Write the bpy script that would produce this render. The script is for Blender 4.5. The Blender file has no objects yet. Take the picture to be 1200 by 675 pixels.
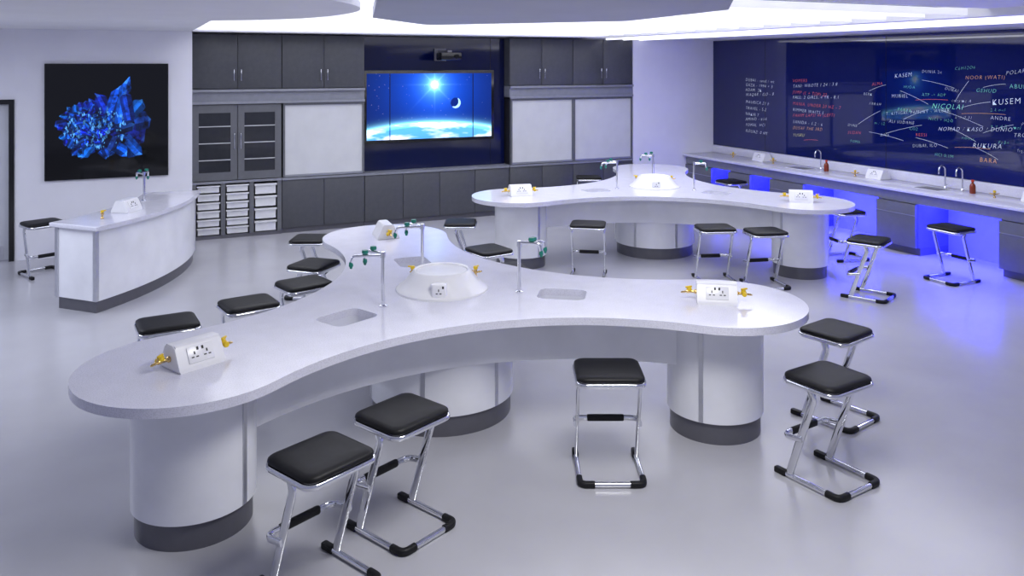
import bpy, bmesh, math, random
import numpy as np
from mathutils import Vector, Matrix
random.seed(4)
scene=bpy.context.scene
COL=scene.collection
# ------------------------------------------------------------------ materials
def mat(name,color,rough=0.5,metal=0.0,spec=0.5,emit=None,estr=0.0,coat=0.0,alpha=1.0,noise=None,bump=0.0,speck=None,trans=0.0):
    m=bpy.data.materials.new(name); m.use_nodes=True
    nt=m.node_tree; b=nt.nodes['Principled BSDF']
    b.inputs['Base Color'].default_value=(*color,1)
    b.inputs['Roughness'].default_value=rough
    b.inputs['Metallic'].default_value=metal
    b.inputs['Specular IOR Level'].default_value=spec
    b.inputs['Coat Weight'].default_value=coat
    b.inputs['Coat Roughness'].default_value=0.05
    b.inputs['Transmission Weight'].default_value=trans
    if emit: 
        b.inputs['Emission Color'].default_value=(*emit,1); b.inputs['Emission Strength'].default_value=estr
    tc=nt.nodes.new('ShaderNodeTexCoord')
    if noise:
        sc,amt=noise
        n=nt.nodes.new('ShaderNodeTexNoise'); n.inputs['Scale'].default_value=sc; n.inputs['Detail'].default_value=5
        nt.links.new(tc.outputs['Object'],n.inputs['Vector'])
        r=nt.nodes.new('ShaderNodeValToRGB')
        r.color_ramp.elements[0].position=0.3; r.color_ramp.elements[1].position=0.7
        r.color_ramp.elements[0].color=(*[c*(1-amt) for c in color],1)
        r.color_ramp.elements[1].color=(*[min(1,c*(1+amt)) for c in color],1)
        nt.links.new(n.outputs['Fac'],r.inputs['Fac'])
        last=r.outputs['Color']
        if speck:
            n2=nt.nodes.new('ShaderNodeTexNoise'); n2.inputs['Scale'].default_value=speck[0]; n2.inputs['Detail'].default_value=2
            nt.links.new(tc.outputs['Object'],n2.inputs['Vector'])
            r2=nt.nodes.new('ShaderNodeValToRGB')
            r2.color_ramp.elements[0].position=0.38; r2.color_ramp.elements[1].position=0.52
            r2.color_ramp.elements[0].color=(speck[1],speck[1],speck[1],1); r2.color_ramp.elements[1].color=(1,1,1,1)
            nt.links.new(n2.outputs['Fac'],r2.inputs['Fac'])
            mx=nt.nodes.new('ShaderNodeMix'); mx.data_type='RGBA'; mx.blend_type='MULTIPLY'; mx.inputs[0].default_value=1
            nt.links.new(last,mx.inputs[6]); nt.links.new(r2.outputs['Color'],mx.inputs[7])
            last=mx.outputs[2]
        nt.links.new(last,b.inputs['Base Color'])
        if bump:
            bp=nt.nodes.new('ShaderNodeBump'); bp.inputs['Strength'].default_value=bump
            nt.links.new(n.outputs['Fac'],bp.inputs['Height']); nt.links.new(bp.outputs['Normal'],b.inputs['Normal'])
    return m
def attr_mat(name,strength,gloss=0.1):
    m=bpy.data.materials.new(name); m.use_nodes=True; nt=m.node_tree; b=nt.nodes['Principled BSDF']
    a=nt.nodes.new('ShaderNodeVertexColor'); a.layer_name='Col'
    nt.links.new(a.outputs['Color'],b.inputs['Base Color']); b.inputs['Roughness'].default_value=gloss
    nt.links.new(a.outputs['Color'],b.inputs['Emission Color']); b.inputs['Emission Strength'].default_value=strength
    return m
M={}
M['wall']=mat('wall_paint',(0.80,0.80,0.86),0.6,noise=(2.0,0.03))
M['ceil']=mat('ceiling_paint',(0.88,0.88,0.91),0.7,noise=(2.0,0.02))
M['strip']=mat('glowing_ceiling_trim',(0.86,0.86,0.90),0.6,emit=(0.95,0.96,1.0),estr=1.6)  # ceiling trims, emission added to brighten the grey soffit
M['slat']=mat('glowing_louvre',(0.86,0.86,0.90),0.6,emit=(0.95,0.96,1.0),estr=0.45,noise=(2.0,0.02))  # slats carry their own glow, imitating light from the diffuser behind
M['slab']=mat('raft_paint',(0.44,0.45,0.53),0.6,noise=(2.0,0.03))
M['floor']=mat('floor_vinyl',(0.43,0.43,0.465),0.24,spec=0.5,noise=(1.2,0.06))
M['top']=mat('quartz_top',(0.72,0.72,0.81),0.15,spec=0.5,noise=(8.0,0.03),speck=(150,0.86))
M['lam']=mat('white_laminate',(0.84,0.85,0.89),0.20,noise=(2.2,0.08))
M['plinth']=mat('grey_plinth',(0.13,0.13,0.15),0.35,metal=0.3,noise=(10,0.05))
M['alu']=mat('aluminium',(0.62,0.63,0.67),0.3,metal=0.9,noise=(20,0.04))
M['chrome']=mat('chrome',(0.80,0.81,0.84),0.07,metal=1.0,noise=(20,0.02))
M['pad']=mat('black_vinyl',(0.007,0.007,0.008),0.5,spec=0.25,noise=(30,0.2))
M['rubber']=mat('black_rubber',(0.008,0.008,0.009),0.5,spec=0.3,noise=(30,0.2))
M['cab']=mat('grey_laminate',(0.074,0.077,0.088),0.38,spec=0.45,noise=(14,0.08))
M['cabl']=mat('light_grey_laminate',(0.22,0.23,0.27),0.35,noise=(14,0.06))
M['cabm']=mat('mid_grey_laminate',(0.13,0.135,0.15),0.35,noise=(14,0.06))
M['frame']=mat('cabinet_frame',(0.30,0.31,0.35),0.35,metal=0.4,noise=(14,0.05))
M['wpanel']=mat('white_sliding_panel',(0.60,0.61,0.63),0.3,noise=(4,0.04))
M['dark']=mat('dark_interior',(0.02,0.02,0.025),0.4,noise=(10,0.1))
M['glassd']=mat('dark_cabinet_glass',(0.025,0.027,0.033),0.10,noise=(10,0.1))
M['blue']=mat('blue_back_painted_glass',(0.003,0.008,0.090),0.03,spec=0.6,coat=0.2,noise=(1,0.1))
M['navy']=mat('navy_glass',(0.002,0.005,0.045),0.06,noise=(1,0.1))
M['tray']=mat('white_tray_plastic',(0.74,0.75,0.77),0.35,noise=(10,0.03))
M['white']=mat('white_plastic',(0.82,0.82,0.84),0.25,noise=(10,0.02))
M['hole']=mat('socket_hole',(0.01,0.01,0.01),0.5,noise=(10,0.1))
M['yellow']=mat('yellow_gas_lever',(0.80,0.55,0.02),0.35,noise=(10,0.05))
M['brass']=mat('brass',(0.7,0.5,0.2),0.2,metal=1,noise=(10,0.05))
M['green']=mat('green_tap_nozzle',(0.01,0.20,0.14),0.3,noise=(10,0.05))
M['sink']=mat('sink_composite',(0.70,0.71,0.78),0.35,noise=(10,0.03))
M['led']=mat('blue_led_strip',(0.02,0.05,1.0),0.4,emit=(0.010,0.018,1.0),estr=12)
M['modesty']=mat('blue_grey_modesty_panel',(0.35,0.36,0.50),0.4,noise=(5,0.03))
M['sky']=mat('rooflight_diffuser',(0.9,0.9,1.0),0.6,emit=(0.95,0.96,1.0),estr=2.3)
M['tvb']=mat('black_tv_bezel',(0.008,0.008,0.009),0.15,noise=(10,0.1))
M['amber']=mat('amber_bottle_glass',(0.22,0.03,0.008),0.08,noise=(10,0.1))
M['red']=mat('red_cap',(0.6,0.05,0.02),0.4,noise=(10,0.05))
M['door']=mat('door_leaf',(0.60,0.62,0.68),0.3,noise=(5,0.03))
M['clear']=mat('clear_glass',(0.8,0.82,0.86),0.03,trans=1.0)
INK={k:mat('ink_'+k,c,0.5,emit=c,estr=0.35) for k,c in dict(white=(0.60,0.68,0.78),red=(0.72,0.12,0.12),green=(0.20,0.65,0.50),orange=(0.70,0.38,0.18),yellow=(0.7,0.7,0.3)).items()}
# ------------------------------------------------------------------ helpers
def empty(name,loc=(0,0,0),rz=0.0):
    e=bpy.data.objects.new(name,None); COL.objects.link(e); e.location=loc; e.rotation_euler=(0,0,rz); e.empty_display_size=0.1
    return e
def link(name,me,m=None,parent=None,loc=(0,0,0),rot=(0,0,0),smooth=False):
    o=bpy.data.objects.new(name,me); COL.objects.link(o)
    if m and not me.materials: me.materials.append(m)
    o.location=loc; o.rotation_euler=rot
    if parent: o.parent=parent
    return o
def smooth_angle(me,ang=35):
    me.polygons.foreach_set('use_smooth',[True]*len(me.polygons))
    bm=bmesh.new(); bm.from_mesh(me)
    for e in bm.edges:
        if len(e.link_faces)==2:
            e.smooth = e.calc_face_angle(0)<math.radians(ang)
        else: e.smooth=False
    bm.to_mesh(me); bm.free()
def box_mesh(size,c=(0,0,0),bev=0.0,seg=2):
    bm=bmesh.new(); bmesh.ops.create_cube(bm,size=1)
    for v in bm.verts: v.co=Vector((v.co.x*size[0]+c[0],v.co.y*size[1]+c[1],v.co.z*size[2]+c[2]))
    if bev>0: bmesh.ops.bevel(bm,geom=bm.edges[:],offset=bev,segments=seg,affect='EDGES',profile=0.5)
    me=bpy.data.meshes.new('m'); bm.to_mesh(me); bm.free()
    if bev>0: smooth_angle(me)
    return me
def box(name,x0,x1,y0,y1,z0,z1,m,parent=None,bev=0.0):
    c=((x0+x1)/2,(y0+y1)/2,(z0+z1)/2)
    return link(name,box_mesh((x1-x0,y1-y0,z1-z0),(0,0,0),bev),m,parent,c)
def prism_mesh(pts,z0,z1,bev=0.0,caps=True,holes=None):
    bm=bmesh.new()
    lo=[bm.verts.new((p[0],p[1],z0)) for p in pts]; hi=[bm.verts.new((p[0],p[1],z1)) for p in pts]
    n=len(pts)
    for i in range(n):
        j=(i+1)%n; bm.faces.new((lo[i],lo[j],hi[j],hi[i]))
    if caps:
        ft=bm.faces.new(hi); fb=bm.faces.new(lo[::-1])
        if bev>0:
            es=list(ft.edges)+list(fb.edges)
            bmesh.ops.bevel(bm,geom=es,offset=bev,segments=3,affect='EDGES',profile=0.5)
    bmesh.ops.recalc_face_normals(bm,faces=bm.faces[:])
    me=bpy.data.meshes.new('m'); bm.to_mesh(me); bm.free(); smooth_angle(me,30)
    return me
def lathe_mesh(prof,n=40):
    bm=bmesh.new(); rings=[]
    for r,z in prof:
        if r<1e-5: rings.append([bm.verts.new((0,0,z))])
        else: rings.append([bm.verts.new((r*math.cos(2*math.pi*i/n),r*math.sin(2*math.pi*i/n),z)) for i in range(n)])
    for a,b in zip(rings,rings[1:]):
        for i in range(n):
            j=(i+1)%n
            if len(a)==1 and len(b)==1: continue
            if len(a)==1: bm.faces.new((a[0],b[j],b[i]))
            elif len(b)==1: bm.faces.new((a[i],a[j],b[0]))
            else: bm.faces.new((a[i],a[j],b[j],b[i]))
    bmesh.ops.recalc_face_normals(bm,faces=bm.faces[:])
    me=bpy.data.meshes.new('m'); bm.to_mesh(me); bm.free(); smooth_angle(me,35)
    return me
def circ(rx,ry,n=12,e=2.0):
    o=[]
    for i in range(n):
        t=2*math.pi*i/n; cx,sy=math.cos(t),math.sin(t)
        o.append((rx*math.copysign(abs(cx)**(2/e),cx),ry*math.copysign(abs(sy)**(2/e),sy)))
    return o
def fillet(pts,r,n=6,closed=False):
    P=[Vector(p) for p in pts]; out=[]; N=len(P)
    for i in range(N):
        if not closed and i in (0,N-1): out.append(P[i]); continue
        a,b,c=P[i-1],P[i],P[(i+1)%N]
        u=(a-b).normalized(); v=(c-b).normalized(); ang=u.angle(v)
        d=min(r/math.tan(ang/2),(a-b).length*0.49,(c-b).length*0.49)
        p0=b+u*d; p1=b+v*d
        for k in range(n+1):
            t=k/n; out.append(p0*(1-t)**2+b*2*t*(1-t)+p1*t*t)
    return out
def sweep_mesh(pts,prof,ref,closed=False):
    P=[Vector(p) for p in pts]; ref=Vector(ref).normalized(); bm=bmesh.new(); rings=[]; N=len(P)
    for i in range(N):
        a=P[i-1] if (closed or i>0) else P[i]; b=P[(i+1)%N] if (closed or i<N-1) else P[i]
        t=(b-a).normalized(); s=t.cross(ref).normalized(); u=s.cross(t).normalized()
        rings.append([bm.verts.new(P[i]+s*x+u*y) for x,y in prof])
    K=len(prof)
    for i in range(N if closed else N-1):
        A=rings[i]; B=rings[(i+1)%N]
        for k in range(K):
            l=(k+1)%K; bm.faces.new((A[k],A[l],B[l],B[k]))
    if not closed:
        bm.faces.new(rings[0][::-1]); bm.faces.new(rings[-1])
    bmesh.ops.recalc_face_normals(bm,faces=bm.faces[:])
    me=bpy.data.meshes.new('m'); bm.to_mesh(me); bm.free(); smooth_angle(me,50)
    return me
def rrect(w,h,r,n=6):
    o=[]
    for cx,cy,a0 in ((w/2-r,h/2-r,0),(-w/2+r,h/2-r,90),(-w/2+r,-h/2+r,180),(w/2-r,-h/2+r,270)):
        for k in range(n+1):
            a=math.radians(a0+90*k/n); o.append((cx+r*math.cos(a),cy+r*math.sin(a)))
    return o
# ------------------------------------------------------------------ camera
cam=bpy.data.cameras.new('camera'); co=bpy.data.objects.new('camera',cam); COL.objects.link(co)
co.location=(0,0,2.5); co.rotation_euler=(math.radians(90),0,math.radians(-24.67))
cam.sensor_width=36; cam.lens=36*971/1200; cam.shift_y=-262.5/1200; cam.clip_end=200
scene.camera=co
scene.view_settings.view_transform='Standard'
# ------------------------------------------------------------------ room shell
box('floor',-6,10.1,-3,13.2,-0.1,0,M['floor'])
box('wall_right',9.9,10.1,-1,13.2,0,3.6,M['wall'])
box('wall_back_right',8.11,9.9,12.5,13.2,0,3.6,M['wall'])
box('wall_back',0.76,8.11,13.0,13.2,0,3.6,M['wall'])
DX0,DX1=-2.45,-1.35
box('wall_back_left',DX1,0.76,12.2,13.2,0,3.6,M['wall'])
box('wall_back_far_left',-6,DX0,12.2,13.2,0,3.6,M['wall'])
box('wall_over_door',DX0,DX1,12.2,13.2,2.05,3.6,M['wall'])
d=empty('door_1',(0,0,0))
box('frame_left',DX0,DX0+0.06,12.17,12.32,0,2.05,M['frame'],d)
box('frame_right',DX1-0.06,DX1,12.17,12.32,0,2.05,M['tvb'],d)
box('frame_top',DX0+0.06,DX1-0.06,12.17,12.32,1.99,2.05,M['tvb'],d)
box('leaf',DX0+0.06,DX1-0.06,12.24,12.29,0.01,1.99,M['door'],d,0.004)
box('kick_plate',DX0+0.12,DX1-0.12,12.232,12.24,0.03,0.2,M['alu'],d)
# ceiling
CZ=2.95
box('ceiling',-6,0.75,-3,12.2,CZ,3.1,M['ceil'])
box('ceiling_right',7.3,9.9,-1,12.5,CZ,3.1,M['ceil'])
box('ceiling_front',0.75,7.3,-1,5.2,3.02,3.15,M['ceil'])
box('ceiling_over_cabinets',0.76,7.3,12.1,13.0,CZ,3.1,M['ceil'])
box('ceiling_rooflight',0.75,7.3,5.2,12.1,3.5,3.6,M['ceil'])
box('trim_1',0.70,0.75,5.2,12.1,3.1,3.5,M['ceil']); box('trim_2',7.3,7.35,5.2,12.1,3.1,3.5,M['ceil'])
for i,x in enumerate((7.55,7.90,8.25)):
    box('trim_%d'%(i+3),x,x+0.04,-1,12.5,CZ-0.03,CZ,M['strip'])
rl=empty('rooflight_louvre')
box('diffuser',0.76,7.29,5.2,12.1,3.46,3.49,M['sky'],rl)
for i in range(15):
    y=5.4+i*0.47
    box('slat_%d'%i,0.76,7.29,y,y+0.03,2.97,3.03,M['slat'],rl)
for i in range(17):
    x=0.80+i*0.40
    box('beam_%d'%i,x,x+0.035,5.2,12.1,3.06,3.12,M['cabl'],rl)
pts=[(1.80,6.66),(2.63,7.71),(3.99,6.24),(3.80,4.64),(3.0,3.6),(1.3,4.7)]
pts=[(p.x,p.y) for p in fillet([(a,b,0) for a,b in pts],0.12,4,True)]
link('ceiling_raft',prism_mesh(pts,2.88,2.96,0.01),M['slab'])
cx,cy=0.0+(-0.25),6.3
link('ceiling_disc',lathe_mesh([(0,0),(1.75,0),(1.80,0.01),(1.80,0.06),(0,0.06)],72),M['ceil'],None,(cx,cy,2.885))
# ------------------------------------------------------------------ back wall cabinets
YF=12.5
def cupboard(name,x0,x1,z0,z1,nd,m,hz=None,carc=M['cab'],hand=True,y1=12.995):
    e=empty(name,((x0+x1)/2,YF,z0)); 
    def b(n,a0,a1,b0,b1,c0,c1,mm,bev=0): 
        o=box(n,a0,a1,b0,b1,c0,c1,mm,None,bev); o.parent=e; o.location=o.location-e.location; return o
    b('carcass',x0,x1,YF+0.02,y1,z0,z1,carc)
    w=(x1-x0)/nd
    for i in range(nd):
        b('door_panel_%d'%i,x0+i*w+0.004,x0+(i+1)*w-0.004,YF,YF+0.019,z0+0.005,z1-0.005,m,0.002)
        if hand:
            hx=x0+i*w+(w-0.05 if i%2==0 else 0.05)
            hz0=(z0+0.12 if hz is None else hz)
            pth=fillet([(hx,YF,hz0),(hx,YF-0.03,hz0),(hx,YF-0.03,hz0+0.16),(hx,YF,hz0+0.16)],0.01,3)
            pth=[p-e.location for p in pth]
            link('handle_%d'%i,sweep_mesh(pth,circ(0.006,0.006,8),(1,0,0)),M['chrome'],e)
    return e
cupboard('overhead_cupboard',0.77,2.01,2.14,2.93,2,M['cab'])
cupboard('overhead_cupboard',2.015,3.25,2.14,2.93,2,M['cab'])
cupboard('overhead_cupboard',5.70,6.89,2.14,2.93,2,M['cab'])
cupboard('overhead_cupboard',6.895,8.10,2.14,2.93,2,M['cab'])
def ledge(name,x0,x1):
    e=empty(name,(x0,YF,1.92))
    for n,a in (('body',(x0,x1,YF+0.0,12.995,1.945,2.135,M['cabl'])),('lip',(x0,x1,YF-0.04,YF-0.001,2.10,2.135,M['frame'])),('rail',(x0,x1,YF-0.03,YF-0.001,1.925,1.96,M['frame']))):
        o=box(n,*a); o.parent=e; o.location=o.location-e.location
ledge('pelmet_shelf',0.77,3.25); ledge('pelmet_shelf',5.70,8.10)
def wpan(x0,x1,n):
    e=empty('sliding_white_panel',((x0+x1)/2,YF,0.83)); w=(x1-x0)/n
    def b(nm,*a):
        o=box(nm,*a); o.parent=e; o.location=o.location-e.location
    b('backing',x0,x1,YF+0.06,12.995,0.825,1.92,M['dark'])
    for i in range(n):
        a0=x0+i*w; a1=a0+w; y=YF+0.0
        b('panel_%d'%i,a0+0.03,a1-0.03,y+0.02,y+0.04,0.86,1.89,M['wpanel'])
        b('stile_l_%d'%i,a0+0.002,a0+0.03,y,y+0.05,0.83,1.92,M['cabm'])
        b('stile_r_%d'%i,a1-0.03,a1-0.002,y,y+0.05,0.83,1.92,M['cabm'])
        b('rail_t_%d'%i,a0+0.03,a1-0.03,y,y+0.05,1.89,1.92,M['cabm'])
        b('rail_b_%d'%i,a0+0.03,a1-0.03,y,y+0.05,0.83,0.86,M['frame'])
wpan(2.03,3.25,1); wpan(5.72,8.10,2)
e=empty('glass_display_cabinet',(1.39,YF,0.83))
def eb(nm,*a):
    o=box(nm,*a); o.parent=e; o.location=o.location-e.location
eb('carcass_back',0.77,2.01,12.9,12.995,0.83,1.92,M['cab'])
for i in range(4): eb('shelf_%d'%i,0.79,1.99,YF+0.05,12.9,0.84+i*0.3,0.86+i*0.3,M['frame'])
for i,x in enumerate((0.77,1.38,1.99)): eb('side_%d'%i,x,x+0.02,YF+0.03,12.9,0.83,1.92,M['cab'])
for i in range(2):
    a0=0.775+i*0.62; a1=a0+0.61
    eb('stile_a_%d'%i,a0,a0+0.09,YF,YF+0.025,0.835,1.915,M['cabm']); eb('stile_b_%d'%i,a1-0.09,a1,YF,YF+0.025,0.835,1.915,M['cabm'])
    eb('rail_a_%d'%i,a0+0.09,a1-0.09,YF,YF+0.025,1.80,1.915,M['cabm']); eb('rail_b_%d'%i,a0+0.09,a1-0.09,YF,YF+0.025,0.835,0.95,M['cabm'])
    eb('glass_%d'%i,a0+0.09,a1-0.09,YF+0.008,YF+0.014,0.95,1.80,M['glassd'])
    for k in range(3): eb('glazing_bar_%d_%d'%(i,k),a0+0.09,a1-0.09,YF+0.002,YF+0.008,1.12+k*0.24,1.132+k*0.24,M['wpanel'])
for hx in (1.345,1.435):
    pth=[p-e.location for p in fillet([(hx,YF,1.28),(hx,YF-0.03,1.28),(hx,YF-0.03,1.5),(hx,YF,1.5)],0.01,3)]
    link('handle',sweep_mesh(pth,circ(0.007,0.007,8),(1,0,0)),M['chrome'],e)
# tray unit
e=empty('tray_storage_unit',(1.39,YF,0))
eb('top',0.77,2.01,YF-0.01,12.995,0.79,0.825,M['frame']); eb('base',0.77,2.01,YF+0.02,12.995,0.0,0.05,M['plinth']); eb('back',0.77,2.01,12.95,12.995,0.05,0.79,M['dark'])
for i in range(4):
    x=0.77+i*0.393; eb('side_%d'%i,x,x+0.06,YF,12.95,0.05,0.79,M['cabm'])
for c in range(3):
    x0=0.845+c*0.393; x1=x0+0.303
    rows=6 if c<2 else 4
    h=0.72/rows
    for r in range(rows):
        z0=0.06+r*h
        eb('tray_%d_%d'%(c,r),x0+0.008,x1-0.008,YF+0.012,12.9,z0+0.006,z0+h*0.76,M['tray'],)
        eb('tray_lip_%d_%d'%(c,r),x0-0.006,x1+0.006,YF-0.012,YF+0.035,z0+h*0.72,z0+h*0.86,M['tray'])
def basec(x0,x1,nd):
    e0=cupboard('base_cupboard',x0,x1,0.08,0.785,nd,M['cab'],hand=False)
    for nm,a in (('plinth',(x0,x1,YF+0.05,12.995,0,0.079,M['plinth'])),('worktop',(x0,x1,YF-0.015,12.995,0.787,0.822,M['cabl']))):
        o=box(nm,*a); o.parent=e0; o.location=o.location-e0.location
basec(2.015,3.25,2); basec(3.255,5.69,4); basec(5.70,8.10,4)
e=empty('blue_glass_splashback',(4.47,12.75,0.83))
eb('panel',3.255,5.695,12.72,12.995,0.825,2.93,M['navy'])
eb('joint',5.44,5.446,12.715,12.72,0.825,2.93,M['tvb'])
# TV
def grid_picture(name,w,h,arr,m,parent,loc):
    ny,nx,_=arr.shape
    xs=np.linspace(-w/2,w/2,nx); zs=np.linspace(-h/2,h/2,ny)
    verts=[(float(x),0,float(z)) for z in zs for x in xs]
    faces=[(j*nx+i,j*nx+i+1,(j+1)*nx+i+1,(j+1)*nx+i) for j in range(ny-1) for i in range(nx-1)]
    me=bpy.data.meshes.new(name); me.from_pydata(verts,[],faces)
    ca=me.color_attributes.new('Col','FLOAT_COLOR','POINT')
    data=np.ones((ny*nx,4),dtype=np.float32); data[:,:3]=arr.reshape(-1,3)
    ca.data.foreach_set('color',data.ravel())
    return link(name,me,m,parent,loc)
tw,th=2.10,1.04
ny,nx=180,360
X,Z=np.meshgrid(np.linspace(-tw/2,tw/2,nx),np.linspace(-th/2,th/2,ny))
rng=np.random.RandomState(3)
def fnoise(ny,nx,scales,sx_=1.0):
    out=np.zeros((ny,nx)); amp=1.0; tot=0
    for s in scales:
        gy,gx=max(2,int(ny/s)+2),max(2,int(nx/(s*sx_))+2); g=rng.rand(gy,gx)
        yy=np.linspace(0,gy-1.001,ny); xx=np.linspace(0,gx-1.001,nx)
        y0=yy.astype(int); x0=xx.astype(int); fy=(yy-y0)[:,None]; fx=(xx-x0)[None,:]
        fy=fy*fy*(3-2*fy); fx=fx*fx*(3-2*fx)
        v=g[y0][:,x0]*(1-fy)*(1-fx)+g[y0+1][:,x0]*fy*(1-fx)+g[y0][:,x0+1]*(1-fy)*fx+g[y0+1][:,x0+1]*fy*fx
        out+=v*amp; tot+=amp; amp*=0.6
    return out/tot
img=np.zeros((ny,nx,3))
sx,sz=0.06,0.34
r=np.sqrt((X-sx)**2+((Z-sz))**2)
g=np.exp(-r*2.6)
img+=np.stack([0.0+0.005*g,0.006+0.11*g,0.06+0.95*g],-1)
g2=np.exp(-(r/0.11)**1.2); img+=np.stack([0.25*g2,0.85*g2,1.0*g2],-1)
g3=np.exp(-(r/0.06)**2); img+=np.stack([0.8*g3,0.5*g3,0.5*g3],-1)
for ang in (0,math.pi/2,math.pi/4,-math.pi/4):
    dx=(X-sx)*math.cos(ang)+(Z-sz)*math.sin(ang); dy=-(X-sx)*math.sin(ang)+(Z-sz)*math.cos(ang)
    ray=np.exp(-(np.abs(dy)/0.010))*np.exp(-np.abs(dx)/0.12); img+=np.stack([0.2*ray,0.5*ray,0.6*ray],-1)
for _ in range(80):
    i,j=rng.randint(nx),rng.randint(ny); img[j,i]+=rng.rand()*0.4
mr=np.sqrt((X-0.42)**2+(Z-0.04)**2); mr2=np.sqrt((X-0.385)**2+(Z-0.065)**2)
img[mr<0.085]=(0.0,0.01,0.12)
cr=(mr<0.085)&(mr2>0.085); img[cr]=(0.35,0.65,0.95)
er=np.sqrt(X**2+(Z+5.66)**2)-5.40
cl=np.clip((fnoise(ny,nx,(24,12,6,3),3.5)-0.40)*4.0,0,1)
col=np.stack([0.08+0.80*cl,0.35+0.60*cl,0.80+0.20*cl],-1)*np.clip(0.80+(er[...,None]+0.26)*1.0,0.25,1)
img=np.where((er<0)[...,None],col,img)
at=np.exp(-np.abs(er)/0.03)[...,None]*np.array([0.30,0.85,1.0]); img=np.clip(img+at*(er[...,None]>-0.07),0,1)
tv=empty('television',(4.36,12.59,1.83))
link('bezel',box_mesh((2.20,0.08,1.14),(0,0.05,0),0.008),M['tvb'],tv)
grid_picture('screen',tw,th,img,attr_mat('tv_screen',1.2),tv,(0,0.006,0))
for x in (-0.68,0.72): link('screen_joint',box_mesh((0.012,0.004,th),(x,0.003,0)),M['tvb'],tv)
link('mount',box_mesh((0.6,0.034,0.4),(0,0.107,0)),M['tvb'],tv)
pj=empty('projector',(4.55,12.71,2.62))
link('body',box_mesh((0.34,0.26,0.12),(0,-0.42,0),0.02),M['tvb'],pj)
link('arm',box_mesh((0.07,0.45,0.05),(0,-0.24,0.07),0.005),M['plinth'],pj)
link('wall_plate',box_mesh((0.2,0.02,0.2),(0,-0.012,0.03)),M['plinth'],pj)
link('lens',lathe_mesh([(0,0),(0.035,0),(0.035,0.03),(0,0.03)],24),M['clear'],pj,(0.08,-0.55,0),(math.radians(90),0,0))
# ------------------------------------------------------------------ crystal picture
N=300; img=np.zeros((N,N,3)); PX,PY=np.meshgrid(np.linspace(0,1,N),np.linspace(0,1,N))
tex=fnoise(N,N,(14,7,3))
def fillpoly(pts,colr,grad=0):
    inside=np.ones_like(PX,dtype=bool); k=len(pts); area=sum(pts[i][0]*pts[(i+1)%k][1]-pts[(i+1)%k][0]*pts[i][1] for i in range(k))
    sg=1 if area>0 else -1
    for i in range(k):
        x0,y0=pts[i]; x1,y1=pts[(i+1)%k]
        inside&=(((x1-x0)*(PY-y0)-(y1-y0)*(PX-x0))*sg>=0)
    sh=1+grad*(tex-0.5)*3.2
    for c in range(3): img[...,c]=np.where(inside,np.clip(colr[c]*sh,0,1),img[...,c])
def crystal(x,y,L,w,ang,b):
    d_=np.array([math.cos(ang),math.sin(ang)]); n_=np.array([-d_[1],d_[0]]); p=np.array([x,y])
    base=np.array([0.004,0.01+0.16*b*rng.rand(),0.05+0.75*b])
    A=p-n_*w; B=p-n_*w*0.2; C=p+n_*w*0.45; D=p+n_*w
    tip=p+d_*L+n_*w*rng.uniform(-0.6,0.6)
    q=0.84
    fillpoly([A,B,B+d_*L*q,A+d_*L*(q-0.08)],base*0.18,1)
    fillpoly([B,C,C+d_*L*q,B+d_*L*q],base*0.9,1)
    fillpoly([C,D,D+d_*L*(q-0.1),C+d_*L*q],base*0.4,1)
    fillpoly([A+d_*L*(q-0.08),B+d_*L*q,tip],base*0.7,1); fillpoly([B+d_*L*q,C+d_*L*q,tip],np.clip(base*1.1+np.array([0.04,0.16,0.12])*b,0,1),0.5); fillpoly([C+d_*L*q,D+d_*L*(q-0.1),tip],base*0.25,1)
for _ in range(150):
    a=rng.uniform(0,6.28); rr=math.sqrt(rng.rand()); cx_=0.44+0.30*rr*math.cos(a); cy_=0.43+0.20*rr*math.sin(a)
    crystal(cx_,cy_,rng.uniform(0.06,0.12),rng.uniform(0.02,0.04),rng.uniform(0,6.28),rng.uniform(0.02,0.65))
for (x,y,L,w,ang,b) in [(0.66,0.40,0.17,0.09,-0.5,0.15),(0.72,0.48,0.14,0.08,0.2,0.2),(0.68,0.54,0.18,0.06,0.9,0.4),(0.52,0.52,0.26,0.05,2.0,0.45),(0.50,0.50,0.34,0.055,1.25,0.9),(0.60,0.46,0.44,0.05,1.45,0.8),(0.68,0.50,0.28,0.05,1.75,0.4),(0.42,0.5,0.22,0.04,1.9,0.5),(0.62,0.34,0.22,0.07,-0.9,0.5),(0.52,0.30,0.18,0.05,-0.6,0.9),(0.36,0.30,0.15,0.05,-2.2,0.6),(0.58,0.42,0.15,0.05,0.3,0.1),(0.55,0.36,0.14,0.06,-2.0,0.12)]:
    crystal(x,y,L,w,ang,b)
for _ in range(90):
    a=rng.uniform(0,6.28); rr=math.sqrt(rng.rand()); cx_=0.32+0.19*rr*math.cos(a); cy_=0.45+0.17*rr*math.sin(a)
    crystal(cx_,cy_,rng.uniform(0.04,0.08),rng.uniform(0.014,0.026),rng.uniform(0,6.28),rng.uniform(0.1,1))
for _ in range(130):
    a=rng.uniform(0,6.28); rr=math.sqrt(rng.rand()); x=0.40+0.26*rr*math.cos(a); y=0.44+0.19*rr*math.sin(a)
    s=rng.uniform(0.004,0.013); v=rng.uniform(0.15,1.0); t=rng.uniform(0,6.28)
    fillpoly([(x+s*math.cos(t+k*2.1),y+s*2*math.sin(t+k*2.1)) for k in range(3)],(0.10*v,0.40*v,0.9*v))
pc=empty('crystal_picture',(-0.28,12.2,1.75))
link('panel',box_mesh((1.47,0.035,1.51),(0,-0.02,0)),M['tvb'],pc)
grid_picture('print',1.45,1.49,img,attr_mat('crystal_print',0.85,0.08),pc,(0,-0.0385,0))
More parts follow.
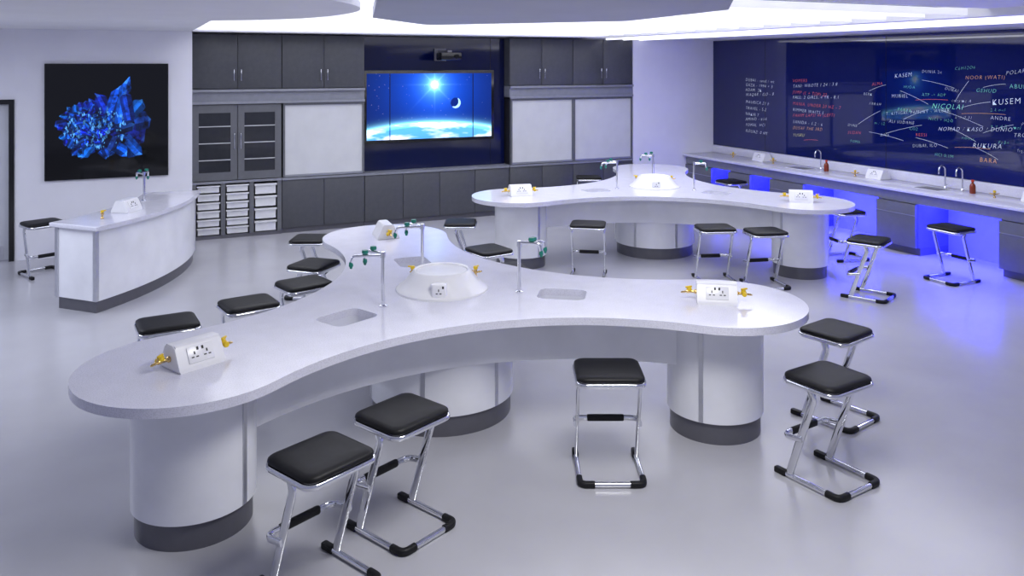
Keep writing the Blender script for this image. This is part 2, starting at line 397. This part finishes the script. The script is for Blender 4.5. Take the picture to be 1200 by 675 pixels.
# ------------------------------------------------------------------ blue glass writing board (right wall)
wb=empty('glass_writing_board',(9.9,9.0,1.0))
link('glass',box_mesh((0.02,7.5,1.93),(-0.011,-0.25,0.965)),M['blue'],wb)
for y in (11.1,8.6,6.1): link('joint',box_mesh((0.002,0.006,1.93),(-0.022,y-9,0.965)),M['tvb'],wb)
def text(s,y,z,size,ink,tilt=0.0):
    c=bpy.data.curves.new('t','FONT'); c.body=s; c.size=size*0.58; c.offset=-0.0017; c.shear=random.uniform(0.0,0.4); c.resolution_u=2; c.space_character=1.25
    o=bpy.data.objects.new('writing',c); COL.objects.link(o); c.materials.append(INK[ink])
    o.parent=wb; o.location=(-0.0235,y-9.0,z-1.0)
    o.rotation_euler=(Matrix.Rotation(math.radians(-90),3,'Z')@Matrix.Rotation(math.radians(90),3,'X')@Matrix.Rotation(tilt+random.uniform(-0.05,0.08),3,'Z')).to_euler()
def stroke(y0,z0,y1,z1,ink='white',w=0.0015):
    a=Vector((-0.023,y0-9,z0-1)); b=Vector((-0.023,y1-9,z1-1)); k=Vector((-0.03,(y0+y1)/2-9,(z0+z1)/2-1+0.02))
    pts=[a*(1-t)**2+Vector((-0.023,k.y,k.z))*2*t*(1-t)+b*t*t for t in [i/8 for i in range(9)]]
    link('arrow_line',sweep_mesh(pts,[(-w,-0.0005),(w,-0.0005),(w,0.0005),(-w,0.0005)],(1,0,0)),INK[ink],wb)
for i,(s,z) in enumerate(zip(['DUBAI - sand / wt','GAZA - 1994 + 3','ADAM  2K','WAQAR / ILO - 8','MAURICA 21 b','TRAVEL - 5.2','NAKIR 7','AMINO - acid','FOMAL  HCl','ROUAZ: 0.4M'],[2.20,2.11,2.02,1.93,1.81,1.70,1.60,1.50,1.40,1.30])):
    text(s,11.6,z,0.13,'white')
for s,z,k in [('VOMERS',2.20,'red'),('TANI: WROTE 1.24 / 3.8',2.11,'white'),('JUMP (L + TOP) 22',2.02,'red'),('FALL: 2 GIRLS, 4 YR - 8.1',1.93,'white'),('MANIA: UNDER 20 HZ - 7',1.83,'red'),('RIMMER WAITS 5',1.73,'white'),('FAHIM LAPSI 44 (LEFT)',1.63,'red'),('SANIDA - 1.2 / 6',1.53,'white'),('DUSAF THE 3RD',1.43,'orange'),('YUSRU',1.31,'yellow')]:
    text(s,10.45,z,0.125,k)
for s,y,z,sz,k,t in [('KASEM',8.45,2.30,0.14,'white',0.1),('ALMA',8.85,2.18,0.11,'red',0.1),('HUDA',8.3,2.16,0.10,'green',0),('NICOLAI',7.85,1.90,0.17,'green',0.05),('MURIEL',8.50,2.02,0.12,'white',0),('PARRA',8.4,1.84,0.11,'green',-0.1),('ALI SUDANE',8.55,1.66,0.11,'white',0),('FARAH',8.9,1.9,0.1,'white',0),
    ('NOOR (WATI)',7.35,2.30,0.12,'orange',0.05),('GEHUD',7.2,2.14,0.12,'green',0),('KUSEM',6.98,1.98,0.18,'white',0.05),('DUBAI',7.65,2.16,0.10,'white',-0.2),('NOHAD / KASO / DUNIO',7.75,1.60,0.13,'white',0.1),('ANDRE',7.0,1.80,0.12,'white',0),('RUKURA',7.25,1.42,0.15,'white',0.02),('BARA',7.15,1.25,0.14,'orange',0),('DUBAI, ILO',8.15,1.34,0.11,'white',0.1),('REESI',8.1,1.50,0.11,'red',0),('BINA',8.7,1.45,0.10,'white',0),('TROVNA',6.7,1.60,0.12,'white',0),('ABUK',6.75,2.20,0.13,'green',0),('POLARIS 21',6.8,2.36,0.12,'white',0.1),
    ('T. KITIGAI, PAMURY - WEBER',8.6,1.76,0.11,'white',0.03),('SUDAN',9.3,1.44,0.11,'red',0),('POMA',9.25,1.32,0.10,'green',0),('DUNE',9.3,1.56,0.1,'white',0),('HANI',6.3,1.9,0.14,'white',0),('ORAL',6.2,1.5,0.14,'green',0),('GAMMA RAY',6.3,1.3,0.12,'orange',0),
    ('x = 4.2 / mol',7.0,1.70,0.10,'green',0),('NaCl + H2O',7.9,1.74,0.10,'green',0),('pH 7.2',6.6,1.76,0.1,'white',0),('ribose',7.4,1.52,0.10,'green',0),('DUNIA 2x',8.0,2.38,0.10,'white',0),('C6H12O6',7.5,2.42,0.10,'green',0.1),('fig. 3',6.65,1.42,0.1,'white',0),('mass / vol',6.5,2.05,0.1,'green',0),
    ('ATP -> ADP',8.0,2.06,0.10,'green',0),('enzyme A',7.55,2.00,0.10,'white',0),('k = 0.31',7.5,1.78,0.10,'white',0),('m / s2',8.8,1.62,0.1,'green',0),('CO2',8.2,1.58,0.1,'green',0),('2.4 mol',7.0,1.90,0.09,'green',0),('Fe3+',6.9,1.50,0.1,'green',0),('HCl 0.1M',7.8,1.26,0.1,'green',0),('BERK',9.0,2.04,0.1,'white',0)]:
    text(s,y,z,sz,k,t)
for a in [(8.0,2.28,7.5,2.18),(8.35,2.12,7.9,1.95),(7.4,1.93,7.0,2.02),(7.7,1.88,7.1,1.70),(7.9,1.88,8.3,1.72),(8.0,1.66,8.6,1.5),(7.6,1.66,7.2,1.5),(8.6,2.2,8.9,2.1),(7.1,2.2,6.8,2.25),(7.2,1.42,6.9,1.3),(8.7,1.82,9.1,1.6),(7.1,1.62,6.7,1.75),(8.1,1.48,7.6,1.38),(8.9,1.5,8.3,1.42),(7.5,2.0,7.3,2.28)]:
    stroke(*a)
for (y,z,w) in [(8.1,2.0,0.5),(7.4,1.85,0.6),(7.5,1.4,0.5),(10.2,1.27,0.3)]: stroke(y,z,y-w,z+0.02,random.choice(['red','orange','white']))
# ------------------------------------------------------------------ fittings
def add(me,mats,name,parent,loc=(0,0,0),rot=(0,0,0)): return link(name,me,mats,parent,loc,rot)
def housing_mesh(w=0.27):
    prof=fillet([(-0.105,0.0,0),(-0.10,0.02,0),(-0.045,0.135,0),(0.045,0.135,0),(0.10,0.02,0),(0.105,0,0)],0.025,4)
    bm=bmesh.new(); A=[bm.verts.new((-w/2,p.x,p.y)) for p in prof]; B=[bm.verts.new((w/2,p.x,p.y)) for p in prof]
    for i in range(len(prof)-1): bm.faces.new((A[i],A[i+1],B[i+1],B[i]))
    f1=bm.faces.new(A); f2=bm.faces.new(B); bm.faces.new((A[0],B[0],B[-1],A[-1]))
    bmesh.ops.bevel(bm,geom=list(set(f1.edges)|set(f2.edges)),offset=0.006,segments=2,affect='EDGES')
    bmesh.ops.recalc_face_normals(bm,faces=bm.faces[:])
    me=bpy.data.meshes.new('housing'); bm.to_mesh(me); bm.free(); smooth_angle(me,30); return me
ME={}
ME['housing']=housing_mesh()
ME['plate']=box_mesh((0.15,0.008,0.088),(0,0,0),0.003)
ME['plate1']=box_mesh((0.09,0.008,0.088),(0,0,0),0.003)
ME['pinv']=box_mesh((0.007,0.003,0.016)); ME['pinh']=box_mesh((0.014,0.003,0.006)); ME['rock']=box_mesh((0.012,0.006,0.018),(0,0,0),0.002)
ME['gbody']=lathe_mesh([(0,0),(0.016,0),(0.016,0.012),(0.010,0.02),(0.010,0.05),(0.013,0.052),(0.013,0.07),(0,0.07)],16)
ME['gnoz']=lathe_mesh([(0,0),(0.008,0),(0.006,0.02),(0.009,0.022),(0.006,0.03),(0.008,0.034),(0.004,0.05),(0,0.05)],12)
ME['glev']=box_mesh((0.05,0.016,0.012),(0,0,0),0.004)
ME['gcap']=lathe_mesh([(0,0),(0.016,0),(0.018,0.01),(0.014,0.022),(0,0.024)],16)
def gas_tap(p,loc,rz,vertical=True,name='gas_tap'):
    g=empty(name,loc,rz); g.parent=p
    if vertical:
        add(ME['gbody'],M['brass'],'body',g)
        add(ME['gcap'],M['yellow'],'cap',g,(0,0,0.068)); add(ME['glev'],M['yellow'],'lever',g,(0.012,0,0.085))
        add(ME['gnoz'],M['brass'],'nozzle',g,(0,-0.008,0.045),(math.radians(75),0,0)); add(ME['gnoz'],M['brass'],'nozzle_2',g,(0,0.008,0.045),(math.radians(-75),0,0))
    else:
        add(ME['gbody'],M['brass'],'body',g,(0,0,0),(0,math.radians(90),0))
        add(ME['gcap'],M['yellow'],'cap',g,(0.05,0,0.005)); add(ME['glev'],M['yellow'],'lever',g,(0.055,0,0.032),(0,0,0.6))
        add(ME['gcap'],M['yellow'],'cap_2',g,(0.055,-0.012,0.0),(math.radians(90),0,0))
        add(ME['gnoz'],M['brass'],'nozzle',g,(0.06,0,0),(0,math.radians(100),0))
    return g
def sockets(g,cx,cy,cz,tilt,double=True):
    q=empty('socket',(cx,cy,cz)); q.parent=g; q.rotation_euler=(tilt,0,0)
    add(ME['plate' if double else 'plate1'],M['white'],'plate',q)
    for sx_ in ((-0.036,0.036) if double else (0,)):
        add(ME['pinv'],M['hole'],'earth_pin',q,(sx_,-0.005,0.008)); add(ME['pinh'],M['hole'],'pin_l',q,(sx_-0.013,-0.005,-0.014)); add(ME['pinh'],M['hole'],'pin_r',q,(sx_+0.013,-0.005,-0.014))
        add(ME['rock'],M['hole'],'switch',q,(sx_*0.4+ (0.0 if double else 0.03),-0.004,0.028))
def socket_box(p,loc,rz,gas=True,name='socket_box'):
    g=empty(name,loc,rz)
    if p: g.parent=p
    add(ME['housing'],M['white'],'housing',g)
    sockets(g,0,-0.076,0.075,math.radians(-25.5))
    if gas:
        gas_tap(g,(0.132,0,0.06),0,False); gas_tap(g,(-0.132,0,0.06),math.pi,False)
    return g
def water_tap(p,loc,rz,h=0.36,name='water_tap'):
    g=empty(name,loc,rz)
    if p: g.parent=p
    add(lathe_mesh([(0,0),(0.028,0),(0.028,0.008),(0.014,0.014),(0.012,h),(0,h)],20),M['chrome'],'column',g)
    add(lathe_mesh([(0,0),(0.018,0),(0.018,0.04),(0,0.045)],20),M['chrome'],'tee',g,(0,0,h-0.03))
    for k,(a,l,dz) in enumerate(((0.22,0.20,0.0),(-0.5,0.15,0.012))):
        pth=fillet([(0,0,h-0.015+dz),(l*math.cos(a),l*math.sin(a),h-0.015+dz),(l*math.cos(a)*1.02+0.01,l*math.sin(a),h-0.07)],0.03,5)
        add(sweep_mesh(pth,circ(0.011,0.011,12),(-math.sin(a),math.cos(a),0)),M['chrome'],'spout_%d'%k,g)
        add(lathe_mesh([(0,0),(0.008,0),(0.011,0.012),(0.016,0.02),(0.012,0.045),(0,0.045)],16),M['green'],'nozzle_%d'%k,g,(l*math.cos(a)*1.02+0.01,l*math.sin(a),h-0.10))
        add(lathe_mesh([(0,0),(0.02,0),(0.023,0.008),(0.02,0.024),(0,0.028)],16),M['green'],'handle_%d'%k,g,(l*0.6*math.cos(a),l*0.6*math.sin(a),h+dz))
    return g
def swan_tap(p,loc,rz,h=0.3,name='swan_neck_tap'):
    g=empty(name,loc,rz)
    if p: g.parent=p
    pth=[Vector((0,0,0)),Vector((0,0,h*0.75))]+[Vector((0.06-0.06*math.cos(t),0,h*0.75+0.06*math.sin(t))) for t in [math.pi*i/10 for i in range(1,11)]]+[Vector((0.12,0,h*0.6))]
    add(sweep_mesh(pth,circ(0.011,0.011,12),(0,1,0)),M['chrome'],'spout',g)
    add(lathe_mesh([(0,0),(0.028,0),(0.028,0.01),(0.016,0.03),(0,0.03)],20),M['chrome'],'base',g)
    add(box_mesh((0.012,0.07,0.012),(0,0.03,0.05),0.003),M['chrome'],'lever',g)
    return g
ME['dome']=lathe_mesh([(0,0),(0.335,0),(0.335,0.012),(0.325,0.022),(0.30,0.035),(0.26,0.075),(0.225,0.12),(0.21,0.14),(0.20,0.146),(0.185,0.142),(0.18,0.132),(0,0.135)],72)
# ------------------------------------------------------------------ trilobe lab table
def trilobe(R,r,waist,phi):
    q=waist-r
    D=(R*R-q*q)/(R-2*q); rho=D-waist
    pts=[]
    for k in range(3):
        a=phi+k*2*math.pi/3
        L=Vector((R*math.cos(a),R*math.sin(a)))
        cm=a-math.pi/3; cp=a+math.pi/3
        Cm=Vector((D*math.cos(cm),D*math.sin(cm))); Cp=Vector((D*math.cos(cp),D*math.sin(cp)))
        dm=Cm-L; dp=Cp-L
        a0=math.atan2(dm.y,dm.x); a1=math.atan2(dp.y,dp.x)
        while a1<a0: a1+=2*math.pi
        for i in range(29):
            t=a0+(a1-a0)*i/28; pts.append((L.x+r*math.cos(t),L.y+r*math.sin(t)))
        L2=Vector((R*math.cos(a+2*math.pi/3),R*math.sin(a+2*math.pi/3)))
        e0=L-Cp; e1=L2-Cp; b0=math.atan2(e0.y,e0.x); b1=math.atan2(e1.y,e1.x)
        while b1>b0: b1-=2*math.pi
        for i in range(1,24):
            t=b0+(b1-b0)*i/24; pts.append((Cp.x+rho*math.cos(t),Cp.y+rho*math.sin(t)))
    return pts
ZT=0.86; RA,RL,WA=1.97,0.585,0.86; RP=1.94
def lab_table(cx,cy,phi,boxes,tap_rots,name='laboratory_island_table',dsock=0):
    e=empty(name,(cx,cy,0))
    me=prism_mesh(trilobe(RA,RL,WA,phi),ZT-0.05,ZT,0.008)
    top=link('worktop',me,M['top'],e)
    cuts=[]
    for k in range(3):
        a=phi+k*2*math.pi/3
        c=link('cut',prism_mesh(rrect(0.34,0.27,0.06),ZT-0.2,ZT+0.1),None,e,(0.88*math.cos(a),0.88*math.sin(a),0),(0,0,a))
        md=top.modifiers.new('b','BOOLEAN'); md.object=c; md.operation='DIFFERENCE'; md.solver='EXACT'; cuts.append(c)
    bpy.context.view_layer.update()
    dg=bpy.context.evaluated_depsgraph_get(); nm=bpy.data.meshes.new_from_object(top.evaluated_get(dg))
    top.modifiers.clear(); top.data=nm
    if not nm.materials: nm.materials.append(M['top'])
    smooth_angle(nm,30)
    for c in cuts: bpy.data.objects.remove(c,do_unlink=True)
    link('apron',prism_mesh(trilobe(RA,RL-0.34,WA-0.34,phi),0.47,ZT-0.051,0,caps=False),M['lam'],e)
    link('apron_soffit',prism_mesh(trilobe(RA,RL-0.345,WA-0.345,phi),0.47,0.48),M['lam'],e)
    def ped(n,x,y,r,a0,strips):
        link(n,lathe_mesh([(r-0.01,0.14),(r,0.14),(r,ZT-0.052),(0,ZT-0.052)],72),M['lam'],e,(x,y,0))
        link(n+'_plinth',lathe_mesh([(r-0.02,0.0),(r-0.02,0.15),(r-0.05,0.15)],72),M['plinth'],e,(x,y,0))
        for i,aa in enumerate(strips):
            t=a0+aa; link(n+'_strip_%d'%i,box_mesh((0.012,0.03,ZT-0.052-0.145),(0,0,0)),M['alu'],e,(x+r*math.cos(t),y+r*math.sin(t),(ZT-0.052+0.145)/2),(0,0,t))
    for k in range(3):
        a=phi+k*2*math.pi/3
        ped('pedestal_%d'%k,RP*math.cos(a),RP*math.sin(a),0.325,a,(math.radians(110),math.radians(-110)))
        s=0.88
        bas=prism_mesh(rrect(0.345,0.275,0.062),ZT-0.16,ZT-0.012,0,caps=False)
        link('sink_wall_%d'%k,bas,M['sink'],e,(s*math.cos(a),s*math.sin(a),0),(0,0,a))
        link('sink_base_%d'%k,prism_mesh(rrect(0.345,0.275,0.062),ZT-0.165,ZT-0.155),M['sink'],e,(s*math.cos(a),s*math.sin(a),0),(0,0,a))
        link('sink_drain_%d'%k,lathe_mesh([(0.03,0),(0.03,0.004),(0,0.002)],20),M['chrome'],e,(s*math.cos(a),s*math.sin(a),ZT-0.155))
        water_tap(e,(0.57*math.cos(a),0.57*math.sin(a),ZT),tap_rots[k])
        if boxes[k] is not None: socket_box(e,(RA*0.99*math.cos(a),RA*0.99*math.sin(a),ZT),boxes[k])
    ped('pedestal_centre',0,0,0.52,phi,[math.radians(x) for x in (30,90,150,210,270,330)])
    link('service_dome',ME['dome'],M['white'],e,(0,0,ZT))
    q=empty('dome_socket',(0,0,ZT),dsock); q.parent=e
    link('back_box',box_mesh((0.11,0.07,0.10),(0,-0.275,0.062),0.012),M['white'],q)
    sockets(q,0,-0.314,0.064,0,False)
    for t in (0.6,2.5): gas_tap(e,(0.29*math.cos(t+dsock),0.29*math.sin(t+dsock),ZT+0.035),t)
    return e
r_=math.radians
lab_table(2.06,5.71,r_(86.0),[r_(86.2),r_(206.2+180),r_(326.2)],[r_(150),r_(150),r_(-10)],dsock=r_(-24))
lab_table(6.36,9.28,r_(57.5),[None,r_(-10),r_(-40)],[r_(100),r_(150),r_(-10)],dsock=r_(-30))
# ------------------------------------------------------------------ stools
SW,SD=0.41,0.37; SH=0.63
S={}
def seat_mesh():
    bm=bmesh.new(); rings=[]
    for inset,z in ((0.02,-0.032),(0.006,-0.030),(0.0,-0.022),(0.002,-0.010),(0.012,-0.002),(0.035,0.003),(0.09,0.005)):
        rings.append([bm.verts.new((x,y,z)) for x,y in rrect(SW-2*inset,SD-2*inset,max(0.06-inset*0.5,0.02),5)])
    for A,B in zip(rings,rings[1:]):
        for i in range(len(A)):
            j=(i+1)%len(A); bm.faces.new((A[i],A[j],B[j],B[i]))
    bm.faces.new(rings[0][::-1]); bm.faces.new(rings[-1])
    me=bpy.data.meshes.new('seat'); bm.to_mesh(me); bm.free(); smooth_angle(me,60); return me
S['seat']=(seat_mesh(),M['pad'],(0,0,SH))
S['seat_frame']=(sweep_mesh([(x,y,0) for x,y in rrect(SW-0.006,SD-0.006,0.058,6)],circ(0.012,0.014,10,3),(0,0,1),True),M['chrome'],(0,0,SH-0.045))
S['seat_brace_a']=(box_mesh((SW-0.05,0.03,0.012),(0,0.07,0)),M['rubber'],(0,0,SH-0.05))
S['seat_brace_b']=(box_mesh((SW-0.05,0.03,0.012),(0,-0.07,0)),M['rubber'],(0,0,SH-0.05))
hw=0.19
for sd,n in ((-1,'left'),(1,'right')):
    S['leg_'+n]=(sweep_mesh(fillet([(sd*hw,-0.015,SH-0.05),(sd*hw,-0.04,SH-0.10),(sd*hw,0.13,0.02)],0.05,5),circ(0.025,0.011,14,2.6),(1,0,0)),M['chrome'],(0,0,0))
    S['front_cap_'+n]=(box_mesh((0.038,0.085,0.036),(sd*hw,0.19,0.018),0.008),M['rubber'],(0,0,0))
    S['rear_cap_'+n]=(sweep_mesh(fillet([(sd*hw,-0.13,0.0185),(sd*hw,-0.215,0.0185),(sd*(hw-0.085),-0.215,0.0185)],0.05,6),circ(0.0182,0.0182,12,3),(0,0,1)),M['rubber'],(0,0,0))
S['base_frame']=(sweep_mesh(fillet([(-hw,0.2,0.018),(-hw,-0.215,0.018),(hw,-0.215,0.018),(hw,0.2,0.018)],0.05,6),circ(0.0145,0.0145,10,3),(0,0,1)),M['chrome'],(0,0,0))
S['foot_bracket']=(sweep_mesh(fillet([(-hw-0.012,0.03,0.27),(-hw-0.012,0.17,0.25),(hw+0.012,0.17,0.25),(hw+0.012,0.03,0.27)],0.06,6),circ(0.010,0.017,12,3),(0,0.14,1)),M['chrome'],(0,0,0))
S['foot_pad']=(box_mesh((0.24,0.032,0.042),(0,0.17,0.25),0.012),M['rubber'],(0,0,0))
def stool(x,y,camang):
    e=empty('laboratory_stool',(x,y,0),r_(camang-24.67-90))
    for n,(me,mm,l) in S.items(): link(n,me,mm,e,l)
for x,y,a in [(0.83,4.01,140),(1.33,4.32,140),(2.67,4.39,90),(3.82,3.75,123),(4.54,4.38,128),(0.24,6.54,300),(0.84,6.81,305),(1.35,7.23,310),(1.56,7.87,340),(1.75,9.05,0),
    (3.30,7.75,215),(3.56,9.22,0),(4.89,8.5,80),(6.12,7.71,95),(6.50,7.30,100),(7.2,6.49,140),(8.60,6.58,25),(6.92,12.0,270),(8.77,10.64,200),(-0.96,11.3,320),(3.15,6.95,200),(8.35,7.9,190)]:
    stool(x,y,a)
# ------------------------------------------------------------------ teacher desk
td=empty('demonstration_desk',(-2.73,11.80,0))
def arcpts(r0,r1,a0,a1,n=40):
    o=[(r1*math.cos(r_(a0+(a1-a0)*i/n)),r1*math.sin(r_(a0+(a1-a0)*i/n))) for i in range(n+1)]
    o+=[(r0*math.cos(r_(a1-(a1-a0)*i/n)),r0*math.sin(r_(a1-(a1-a0)*i/n))) for i in range(n+1)]
    return o
link('body',prism_mesh(arcpts(2.95,3.50,-46.5,-8,40),0.12,0.835),M['lam'],td)
link('plinth',prism_mesh(arcpts(2.97,3.48,-46.2,-8.3,40),0,0.125),M['plinth'],td)
link('worktop',prism_mesh(arcpts(2.90,3.56,-47.3,-7,40),0.836,0.88,0.008),M['top'],td)
for a in (-46.4,-8.3): link('corner_post',box_mesh((0.04,0.04,0.71)),M['alu'],td,(3.49*math.cos(r_(a)),3.49*math.sin(r_(a)),0.478),(0,0,r_(a)))
link('end_post',box_mesh((0.04,0.04,0.71)),M['alu'],td,(2.965*math.cos(r_(-46.4)),2.965*math.sin(r_(-46.4)),0.478),(0,0,r_(-46.4)))
def onarc(r,a,z=0.88): return (r*math.cos(r_(a)),r*math.sin(r_(a)),z)
socket_box(td,onarc(3.2,-33),r_(57),gas=False)
gas_tap(td,onarc(3.25,-41),0.3)
water_tap(td,onarc(3.05,-20),r_(100),0.33)
# ------------------------------------------------------------------ right bench
rb=empty('perimeter_laboratory_bench',(9.2,8,0))
def rbx(nm,x0,x1,y0,y1,z0,z1,m,bev=0):
    o=box(nm,x0,x1,y0,y1,z0,z1,m,None,bev); o.parent=rb; o.location=o.location-rb.location
rbx('worktop',9.18,9.88,2.5,12.49,0.82,0.86,M['top'],0.006)
rbx('upstand',9.855,9.878,2.5,12.49,0.861,0.995,M['top'],0.002)
rbx('apron',9.26,9.28,2.5,12.49,0.68,0.819,M['cabl'])
for i,(a,b_) in enumerate([(11.75,12.49),(10.75,11.3),(9.56,10.29),(7.58,8.21),(5.2,6.45),(2.5,3.6)]):
    rbx('unit_%d'%i,9.29,9.86,a,b_,0.1,0.819,M['cabm'])
    rbx('unit_front_%d'%i,9.24,9.289,a+0.004,b_-0.004,0.105,0.67,M['cabm'],0.002)
    rbx('drawer_line_%d'%i,9.235,9.24,a+0.01,b_-0.01,0.52,0.53,M['frame'])
    rbx('unit_plinth_%d'%i,9.33,9.86,a,b_,0,0.099,M['plinth'])
for i,(a,b_) in enumerate([(11.3,11.75),(10.29,10.75),(8.21,9.56),(6.45,7.58),(3.6,5.2)]):
    rbx('led_%d'%i,9.80,9.83,a+0.02,b_-0.02,0.775,0.80,M['led'])
    rbx('modesty_panel_%d'%i,9.86,9.88,a,b_,0.0,0.819,M['modesty'])
    L=bpy.data.lights.new('bench_led','AREA'); L.shape='RECTANGLE'; L.size=0.3; L.size_y=(b_-a)*0.9; L.energy=85*(b_-a); L.color=(0.020,0.022,1.0)
    lo=bpy.data.objects.new('bench_led_light',L); COL.objects.link(lo); lo.location=(9.50,(a+b_)/2,0.79); lo.rotation_euler=(0,r_(8),0)
for y in (9.95,7.6):
    rbx('sink_%g'%y,9.42,9.72,y-0.2,y+0.2,0.858,0.863,M['sink'],0.002)
    rbx('sink_well_%g'%y,9.45,9.69,y-0.17,y+0.17,0.8625,0.8645,M['plinth'])
for i,y in enumerate((9.72,7.55,7.3)): swan_tap(None,(9.76,y,0.86),math.pi,0.32)
def bottle(x,y):
    g=empty('reagent_bottle',(x,y,0.861))
    add(lathe_mesh([(0,0),(0.033,0),(0.036,0.006),(0.036,0.09),(0.028,0.115),(0.014,0.13),(0.014,0.15),(0,0.15)],24),M['amber'],'glass',g)
    add(lathe_mesh([(0,0),(0.018,0),(0.018,0.025),(0,0.027)],20),M['red'],'cap',g,(0,0,0.148))
bottle(9.65,9.5); bottle(9.68,7.1)
for y in (11.6,10.6,8.9,6.75,): gas_tap(rb,(9.6-9.2,y-8,0.86),0.8)
socket_box(rb,(9.72-9.2,6.3-8,0.86),r_(-90),gas=False); socket_box(rb,(9.72-9.2,8.6-8,0.86),r_(-90),gas=False); socket_box(rb,(9.72-9.2,11.0-8,0.86),r_(-90),gas=False)
# ------------------------------------------------------------------ lights
w=bpy.data.worlds.new('world'); scene.world=w; w.use_nodes=True
w.node_tree.nodes['Background'].inputs[0].default_value=(0.64,0.68,1.0,1); w.node_tree.nodes['Background'].inputs[1].default_value=0.44
def area(name,loc,sx_,sy_,e_,col=(1,1,1),rot=(0,0,0)):
    L=bpy.data.lights.new(name,'AREA'); L.shape='RECTANGLE'; L.size=sx_; L.size_y=sy_; L.energy=e_; L.color=col
    o=bpy.data.objects.new(name,L); COL.objects.link(o); o.location=loc; o.rotation_euler=rot
area('fill_light_front',(2.2,2.9,2.98),1.2,1.2,85,(1,0.99,0.98))  # added fill over the near floor, out of view, no fixture
area('fill_light_left',(-2.2,8.5,2.85),1.6,3.0,100,(0.84,0.88,1))  # added fill brightening the left wall, no lamp built here
area('fill_light_right',(8.3,8.0,2.9),0.6,5.0,50,(0.92,0.94,1))  # added fill for the bench side, no lamp body modelled
bpy.context.view_layer.update()
